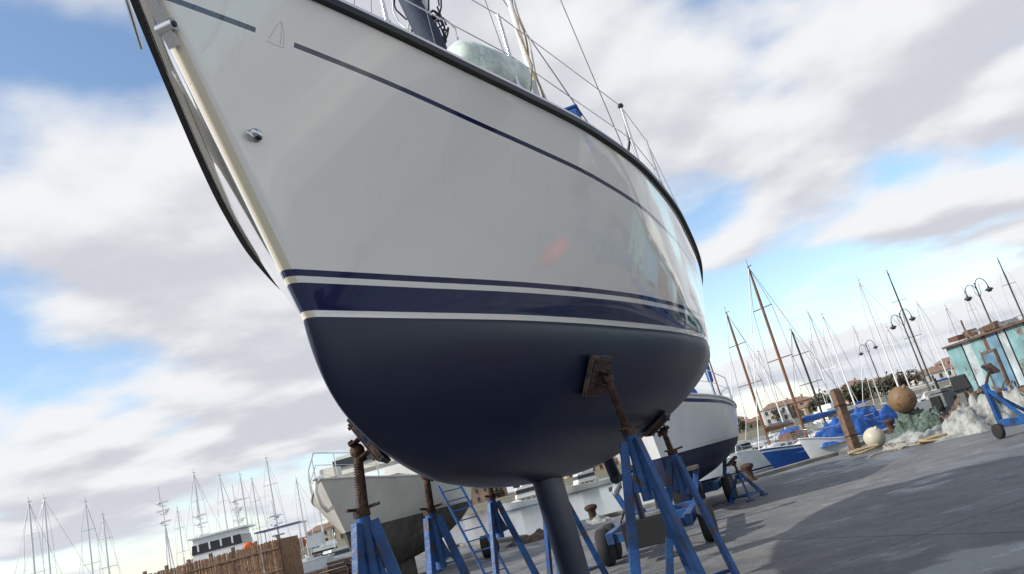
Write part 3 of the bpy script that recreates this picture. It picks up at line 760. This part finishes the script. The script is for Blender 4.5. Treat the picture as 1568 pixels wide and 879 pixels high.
mb = MB(); mb.box((0, 0, 1.0), (.30, .26, 2.0), timber, taper=.93); mb.box((0, 0, 2.03), (.24, .2, .06), timber)
for z in (.5, 1.5): mb.box((0, 0, z), (.325, .285, .05), rust)
o = mb.build("timber_piling", (9.3, 25.9, 0), .3, bevel=.02); o.rotation_euler = (rad(-3), rad(3), .3)
def buoy(x, y, z, r, m, name="mooring_buoy"):
    mb = MB(); mb.sphere((0, 0, 0), r, m, n=28); mb.lathe((0, 0, r*.93), (0, 0, r*1.2), [(0, r*.2), (.6, r*.16), (1, r*.1)], m, 12)
    mb.lathe((-.03, 0, r*1.12), (.03, 0, r*1.12), [(0, r*.05), (0, r*.1), (1, r*.1), (1, r*.05)], rust, 10)
    o = mb.build(name, (x, y, z)); o.rotation_euler = (.5, .3, 0)
buoy(10.45, 24, 1.2, .40, mat("buoy_rusty_brown", (.22, .13, .06), .6, var=.3, col2=(.1, .06, .04), thr=(.5, .6), c2scale=3))
buoy(9.65, 25, .30, .32, mat("buoy_cream", (.55, .50, .38), .5, var=.15))
buoy(11.0, 8.5, .33, .35, redp, "red_buoy")
tarp = mat("pale_tarpaulin", (.36, .37, .34), .6, var=.3, vscale=2, bump=.8, bscale=5, bdist=.05, col2=(.2, .2, .18), thr=(.5, .6), c2scale=2)
netg = mat("fishing_net", (.11, .15, .12), .9, var=.5, vscale=9, bump=1, bscale=22, bdist=.05)
netb = mat("fishing_net_brown", (.14, .10, .07), .9, var=.5, vscale=9, bump=1, bscale=22, bdist=.05)
mb = MB(); mb.heap((10.6, 23.9, 0), 1.0, .9, .95, netg, sd=2); mb.heap((9.9, 22.6, 0), 1.3, .9, .4, tarp, sd=5, rot=.5); mb.heap((11.1, 21.4, 0), 1.5, 1.0, .7, tarp, sd=9, rot=.8, rough=.9)
mb.heap((12.6, 21.2, 0), 1.4, .9, .8, tarp, sd=3, rot=.3, rough=.9); mb.heap((12.2, 23.2, 0), 1.5, 1.2, 1.1, netb, sd=12); mb.heap((10.3, 20.8, 0), .9, .5, .2, tarp, sd=7); mb.heap((14.2, 22.4, 0), 1.3, 1.1, .9, netg, sd=15)
mb.build("fishing_nets_and_tarpaulins")
mb = MB()
for k, (x, y) in enumerate(((9.3, 22.5), (8.9, 24.2), (9.8, 21.2))):
    pts = []
    for i in range(60):
        a = i*.42; rr = .18+.16*noise.noise(Vector((i*.21, k, 0)))+.1
        pts.append((x+rr*math.cos(a)*1.6, y+rr*math.sin(a), .03+.10*abs(math.sin(i*.31))))
    mb.path(pts, .028, rope_m)
mb.path([(8.0+.3*i, 21.5+.5*math.sin(i*.8), .03) for i in range(12)], .02, rope_m)
mb.build("coiled_ropes")
mb = MB(); gr = mat("grey_machine_paint", (.16, .18, .18), .5, var=.3, col2=(.10, .05, .03), thr=(.55, .65))
mb.box((0, 0, .55), (.7, .55, 1.1), gr); mb.box((0, 0, 1.16), (.8, .62, .1), gr); mb.tube((.38, 0, .75), (.75, 0, .75), .16, rust, n=16)
mb.lathe((.35, 0, .75), (.8, 0, .75), [(0, .28), (.08, .28), (.1, .15), (.85, .15), (.9, .28), (1, .28)], rust, 18); mb.box((-.38, 0, .8), (.1, .35, .45), black)
mb.tube((-.1, 0, 1.2), (-.1, 0, 1.55), .04, black); mb.path([(.1, -.28, .9), (.1, -.5, .6), (.2, -.6, .2)], .03, black)
mb.build("net_winch", (12.1, 24.9, 0), .4, bevel=.015)
mb = MB()
for (x, y, rz_) in ((0, 0, .2), (.15, .7, .5)):
    R3 = Matrix.Rotation(rz_, 3, 'Z')
    for k in range(5): mb.box(Vector((x, y, .12*k+.09)), (1.1, .8, .02), timber, R3)
    for k in (-1, 0, 1): mb.box(Vector((x, y, .3))+R3@Vector((k*.5, 0, 0)), (.09, .8, .56), timber, R3)
mb.build("wooden_pallets", (14.9, 24.6, 0), bevel=.004)
mb = MB(); mb.box((0, 0, .95), (.34, .5, .42), black, taper=.8); mb.box((0, .08, .55), (.14, .2, .5), gr); mb.box((0, .12, .25), (.06, .3, .16), gr); mb.tube((0, 0, .25), (0, .3, .2), .05, gr)
mb.bar((-.3, -.2, 0), (0, -.1, .8), .06, .06, timber); mb.bar((.3, -.2, 0), (0, -.1, .8), .06, .06, timber)
mb.build("outboard_motor", (11.6, 22.7, .3), 1.0, bevel=.03)

def corrugated_shed():
    par = bpy.data.objects.new("corrugated_shed", None); bpy.context.collection.objects.link(par); par.location = (18.4, 36, 0); par.rotation_euler = (0, 0, rad(-1))
    turq = mat("turquoise_sheet", (.17, .31, .32), .55, var=.3, vscale=1.5, col2=(.14, .08, .05), thr=(.56, .66), c2scale=1.3)
    blu = mat("blue_sheet", (.12, .23, .31), .55, var=.3, vscale=1.5, col2=(.15, .08, .05), thr=(.60, .70), c2scale=1.4)
    pal = mat("pale_sheet", (.38, .43, .44), .55, var=.3, vscale=1.5, col2=(.17, .10, .07), thr=(.58, .68), c2scale=1.2)
    rs = mat("rust_sheet", (.13, .065, .04), .8, var=.4, vscale=3)
    mb = MB(); y = 0.0; segs = [(turq, 1.4), (pal, .7), (turq, 1.0), (rs, .3), (blu, .9), (pal, .6), (turq, 1.4), (pal, 1.2), (blu, 2.0), (pal, 1.6), (turq, 2.4), (rs, .4), (blu, 2.6), (turq, 3)]
    for m, ln in segs:
        vs = []; k = int(ln/.1)
        for i in range(k+1):
            x = -.03 if i % 2 else .03
            vs += [(x, -(y+ln*i/k), 0.02), (x, -(y+ln*i/k), 2.75)]
        mb.add(vs, [(2*i, 2*i+2, 2*i+3, 2*i+1) for i in range(k)], m); y += ln
    vs = []; k = 60
    for i in range(k+1):
        yy = -.02 if i % 2 else .02
        vs += [(6*i/k, yy, .02), (6*i/k, yy, 2.75+.5*min(i/k, 1-i/k)*2)]
    mb.add(vs, [(2*i, 2*i+1, 2*i+3, 2*i+2) for i in range(k)], pal)
    mb.build("walls", parent=par)
    mb = MB()
    mb.add([(-.15, .15, 2.76), (3, .15, 3.0), (3, -y, 3.0), (-.15, -y, 2.76), (6.15, .15, 2.76), (6.15, -y, 2.76)], [(0, 3, 2, 1), (1, 2, 5, 4)], pal)
    mb.box((-.16, -y/2, 2.75), (.04, y, .09), rs)
    for i in range(26): mb.box((random.uniform(.1, 1.2), -random.uniform(.5, y-1), 2.95+random.uniform(0, .1)), (random.uniform(.2, .8), random.uniform(.1, .7), random.uniform(.06, .3)), random.choice((rs, timber, netb, gr)), Matrix.Rotation(random.uniform(-.4, .4), 3, 'Z'))
    mb.tube((.6, -1.0, 2.7), (.6, -1.0, 3.7), .04, rs)
    mb.build("roof", parent=par)
    mb = MB()
    for (yy, w, h, m) in ((-3.3, .9, 2.0, blu), (-9.2, 2.0, 2.3, darkglass), (-13, 1.0, 2.1, rs)):
        mb.box((-.06, yy, h/2), (.06, w, h), m)
        for s_ in (-1, 1): mb.box((-.07, yy+s_*(w/2+.04), h/2), (.09, .08, h), timber)
        mb.box((-.07, yy, h+.05), (.09, w+.16, .1), timber)
    mb.box((-.06, -6.4, 1.7), (.06, .9, .7), darkglass)
    mb.build("doors", parent=par)
    mb = MB()
    for i in range(30):
        yy = -random.uniform(.3, 15); w = random.uniform(.1, .4); h = random.uniform(.4, 1.8)
        mb.bar((-random.uniform(.3, .8), yy, 0), (-.08, yy+random.uniform(-.4, .4), h), w*.5, .05, random.choice((timber, rs, pal, bluest, timber)))
    for i in range(8):
        mb.box((-random.uniform(.5, 1.1), -random.uniform(.5, 14), .25), (random.uniform(.4, .8), random.uniform(.4, .8), .5), random.choice((timber, bluecov, pal, tarp)))
    mb.build("leaning_junk", parent=par)
corrugated_shed()
def boat_cradle(name, x, y, rz, w=2.6, l=3.2):
    mb = MB()
    for s_ in (-1, 1):
        mb.bar((-w/2, s_*l/2, .28), (w/2, s_*l/2, .28), .14, .14, bluest)
        mb.bar((s_*w/2, -l/2, .30), (s_*w/2, l/2, .30), .12, .16, bluest)
        for t_ in (-1, 1):
            c = Vector((s_*w/2, t_*l/2, 0))
            mb.bar(c+Vector((0, 0, .3)), c+Vector((0, 0, 1.15)), .10, .10, bluest); mb.bar(c+Vector((0, -t_*.75, .36)), c+Vector((0, 0, 1.05)), .06, .06, bluest)
            mb.bar(c+Vector((-s_*.7, 0, .34)), c+Vector((0, 0, 1.0)), .06, .06, bluest)
            mb.tube(c+Vector((0, 0, 1.1)), c+Vector((-s_*.22, 0, 1.4)), .03, rust); mb.box(c+Vector((-s_*.26, 0, 1.43)), (.06, .3, .26), ply, Matrix.Rotation(s_*.6, 3, 'Y'))
            mb.wheel(c+Vector((s_*.12, 0, .16)), (1, 0, 0), .16, .1, rust)
    mb.bar((-w/2, 0, .3), (w/2, 0, .3), .1, .12, bluest)
    mb.build(name, (x, y, 0), rz, bevel=.006)
boat_cradle("boat_cradle", 10.65, 15.6, .1)
boat_cradle("boat_cradle", 14.5, 12.5, -.4)
def boat_trailer(x, y, rz, r=.3):
    mb = MB()
    for s_ in (-1, 1):
        mb.bar((s_*.62, -1.3, .45), (s_*.62, 2.2, .45), .12, .18, bluest)
        for yy in (-.7, .0):
            mb.wheel((s_*.84, yy, r), (1, 0, 0), r, .2, gr)
        mb.bar((s_*.62, 1.4, .5), (s_*.8, 1.4, 1.05), .1, .1, bluest); mb.box((s_*.76, 1.4, 1.1), (.22, .3, .08), ply)
    for yy in (-1.2, .5, 2.1): mb.bar((-.66, yy, .43), (.66, yy, .43), .12, .14, bluest)
    mb.box((0, -1.5, .45), (.7, .4, .4), black); mb.box((0, -1.5, .68), (.6, .34, .05), gr); mb.tube((.3, -1.5, .65), (.3, -1.5, .9), .03, black)
    mb.path([(-.2, -1.5, .7), (-.3, -1.2, .8), (-.5, -.6, .6), (-.6, 0, .5)], .02, black)
    mb.build("boat_trailer", (x, y, 0), rz, bevel=.01)
boat_trailer(1.35, 13.8, -.22); boat_trailer(3.2, 20.5, -.3)
mb = MB(); a0 = Vector((-1.75, 16.2, 0)); a1 = Vector((-2.45, 17.2, 2.05)); side_ = Vector((.21, .06, 0))
for s_ in (-1, 1): mb.bar(a0+side_*s_, a1+side_*s_, .05, .03, bluest)
for k in range(9):
    p = a0.lerp(a1, (k+.6)/9.3); mb.bar(p-side_, p+side_, .045, .025, bluest)
mb.build("boarding_ladder", bevel=.003)
mb = MB(); mb.heap((-1.3, 24.5, 0), .9, .6, .3, netb, sd=4); mb.heap((.6, 24.8, 0), .6, .4, .22, tarp, sd=6); mb.build("net_pile")
mb = MB()
for k in range(3): mb.wheel((0+.1*k, 0, .3), (1, .3*k, 0), .3, .18, rust)
mb.build("old_wheels", (-2.6, 22.5, 0))
def fence():
    reed = mat("reed_panel", (.24, .14, .08), .9, var=.4, vscale=10, bump=.5, bscale=30)
    mb = MB(); a = Vector((-13.9, 25.6, 0)); b = Vector((-9.2, 25, 0)); L_ = (b-a).length; d = (b-a).normalized()
    k = 120
    for i in range(k):
        p = a+d*(L_*(i+.5)/k); h = 1.97+.05*random.random()
        mb.bar(p+Vector((0, random.uniform(-.01, .01), .05)), p+Vector((random.uniform(-.01, .01), 0, h)), L_/k*.86, .02, reed)
    for z in (.4, 1.1, 1.75): mb.bar(a+Vector((0, -.03, z)), b+Vector((0, -.03, z)), .03, .05, timber)
    for i in range(7):
        p = a+d*(L_*i/6); mb.bar(p+Vector((0, .06, 0)), p+Vector((0, .06, 2.12)), .09, .09, timber)
    for i in range(14):
        p = b+Vector((.02, .15+i*.12, 0)); mb.bar(p, p+Vector((0, 0, 2.0)), .02, .11, reed)
    mb.build("reed_fence")
fence()
mb = MB()
for i, (x, y, h) in enumerate(((-8.4, 25.5, .8), (-7.6, 25.9, 1.0), (-8.0, 26.8, .6))):
    for k in range(int(h/.13)): mb.box((x, y, .07+k*.13), (.95, .7, .09), timber, Matrix.Rotation(.1*i+.03*k, 3, 'Z'))
mb.build("timber_stack", bevel=.006)
put(harbour_yacht("", 21, 11, -rad(60), L=9, mast=0, z0=1.3, keel=True, hullm=whitep, botm=antif_red), "sailing_yacht_ashore")
put(harbour_yacht("", 23, 3, -rad(75), L=10, mast=10, z0=1.4, keel=True, hullm=navy, botm=antif_red), "sailing_yacht_ashore")
put(harbour_yacht("", 14, -4, -rad(95), L=8, mast=9, z0=1.3, keel=True, hullm=whitep, botm=antif_blue), "sailing_yacht_ashore")

# ------------------------------------------------------------------ camera, world, light
F = 1180.0; Pt = rad(14.5); Rl = rad(15.0)
right0 = Vector((1, 0, 0)); up0 = Vector((0, -math.sin(Pt), math.cos(Pt))); fw = Vector((0, math.cos(Pt), math.sin(Pt)))
cr = right0*math.cos(Rl)-up0*math.sin(Rl); cu = right0*math.sin(Rl)+up0*math.cos(Rl)
cam = bpy.data.cameras.new("camera"); co = bpy.data.objects.new("camera", cam); bpy.context.collection.objects.link(co)
m3 = Matrix((cr, cu, -fw)).transposed(); co.matrix_world = Matrix.Translation((0, 0, 1.5)) @ m3.to_4x4()
cam.sensor_width = 36; cam.lens = F/1568*36; cam.clip_start = .05; cam.clip_end = 8000
sc.camera = co
sdir = Vector((-.80, -.25, .55)).normalized()
w = bpy.data.worlds.new("World"); sc.world = w; w.use_nodes = True
nt = w.node_tree; N = nt.nodes; L = nt.links; bg = N["Background"]; bg.inputs[1].default_value = 0.1
M, mixc, nz, MR, mapv = Mf(nt)
sky = N.new("ShaderNodeTexSky"); sky.sky_type = 'NISHITA'; sky.sun_disc = False; sky.dust_density = .3; sky.air_density = 1.0; sky.ozone_density = 1.5
sky.sun_elevation = math.asin(sdir.z); sky.sun_rotation = math.atan2(sdir.x, sdir.y) % (2*math.pi)
tc = N.new("ShaderNodeTexCoord"); sp = N.new("ShaderNodeSeparateXYZ"); L.new(tc.outputs["Generated"], sp.inputs[0])
zc = M('ADD', M('MAXIMUM', sp.outputs[2], 0.0), 0.19)
px = M('DIVIDE', sp.outputs[0], zc); py = M('DIVIDE', sp.outputs[1], zc)
def cloudn(ox, oy, scale, detail, k=1.0, rough=.55):
    cb = N.new("ShaderNodeCombineXYZ"); L.new(M('ADD', M('MULTIPLY', px, k), ox), cb.inputs[0]); L.new(M('ADD', M('MULTIPLY', py, k), oy), cb.inputs[1])
    return nz(cb.outputs[0], scale, detail, rough)
def dens(k): return M('ADD', M('MULTIPLY', cloudn(8.3, 5.2, 0.7, 2, k), .55), M('MULTIPLY', cloudn(2.0, 6.0, 1.9, 6, k, .47), .45))
d0 = dens(1.0); d1 = dens(.94)
cover = MR(d0, .425, .515)
shade = MR(M('SUBTRACT', M('MULTIPLY', d1, 2.0), M('MULTIPLY', d0, 1.0)), .45, .62)
skyc = N.new("ShaderNodeMix"); skyc.data_type = 'RGBA'; skyc.blend_type = 'MULTIPLY'; skyc.inputs[0].default_value = 1; L.new(sky.outputs[0], skyc.inputs[6]); skyc.inputs[7].default_value = (2.1, 2.1, 2.05, 1)
cl = mixc(shade, (9.1, 9.15, 9.3), (6.4, 6.5, 7.1))
col = mixc(cover, skyc.outputs[2], cl)
hz = MR(sp.outputs[2], -.02, .14, .6, 0)
col = mixc(hz, col, (7.4, 7.9, 8.8))
L.new(col, bg.inputs[0])
sl = bpy.data.lights.new("sun", 'SUN'); sl.energy = 4.3; sl.angle = rad(1.0); sl.color = (1, .95, .87)
so = bpy.data.objects.new("sun", sl); bpy.context.collection.objects.link(so); so.rotation_euler = sdir.to_track_quat('Z', 'Y').to_euler(); so.location = (-30, -10, 30)
sc.view_settings.view_transform = 'Standard'; sc.view_settings.look = 'None'; sc.view_settings.exposure = 0
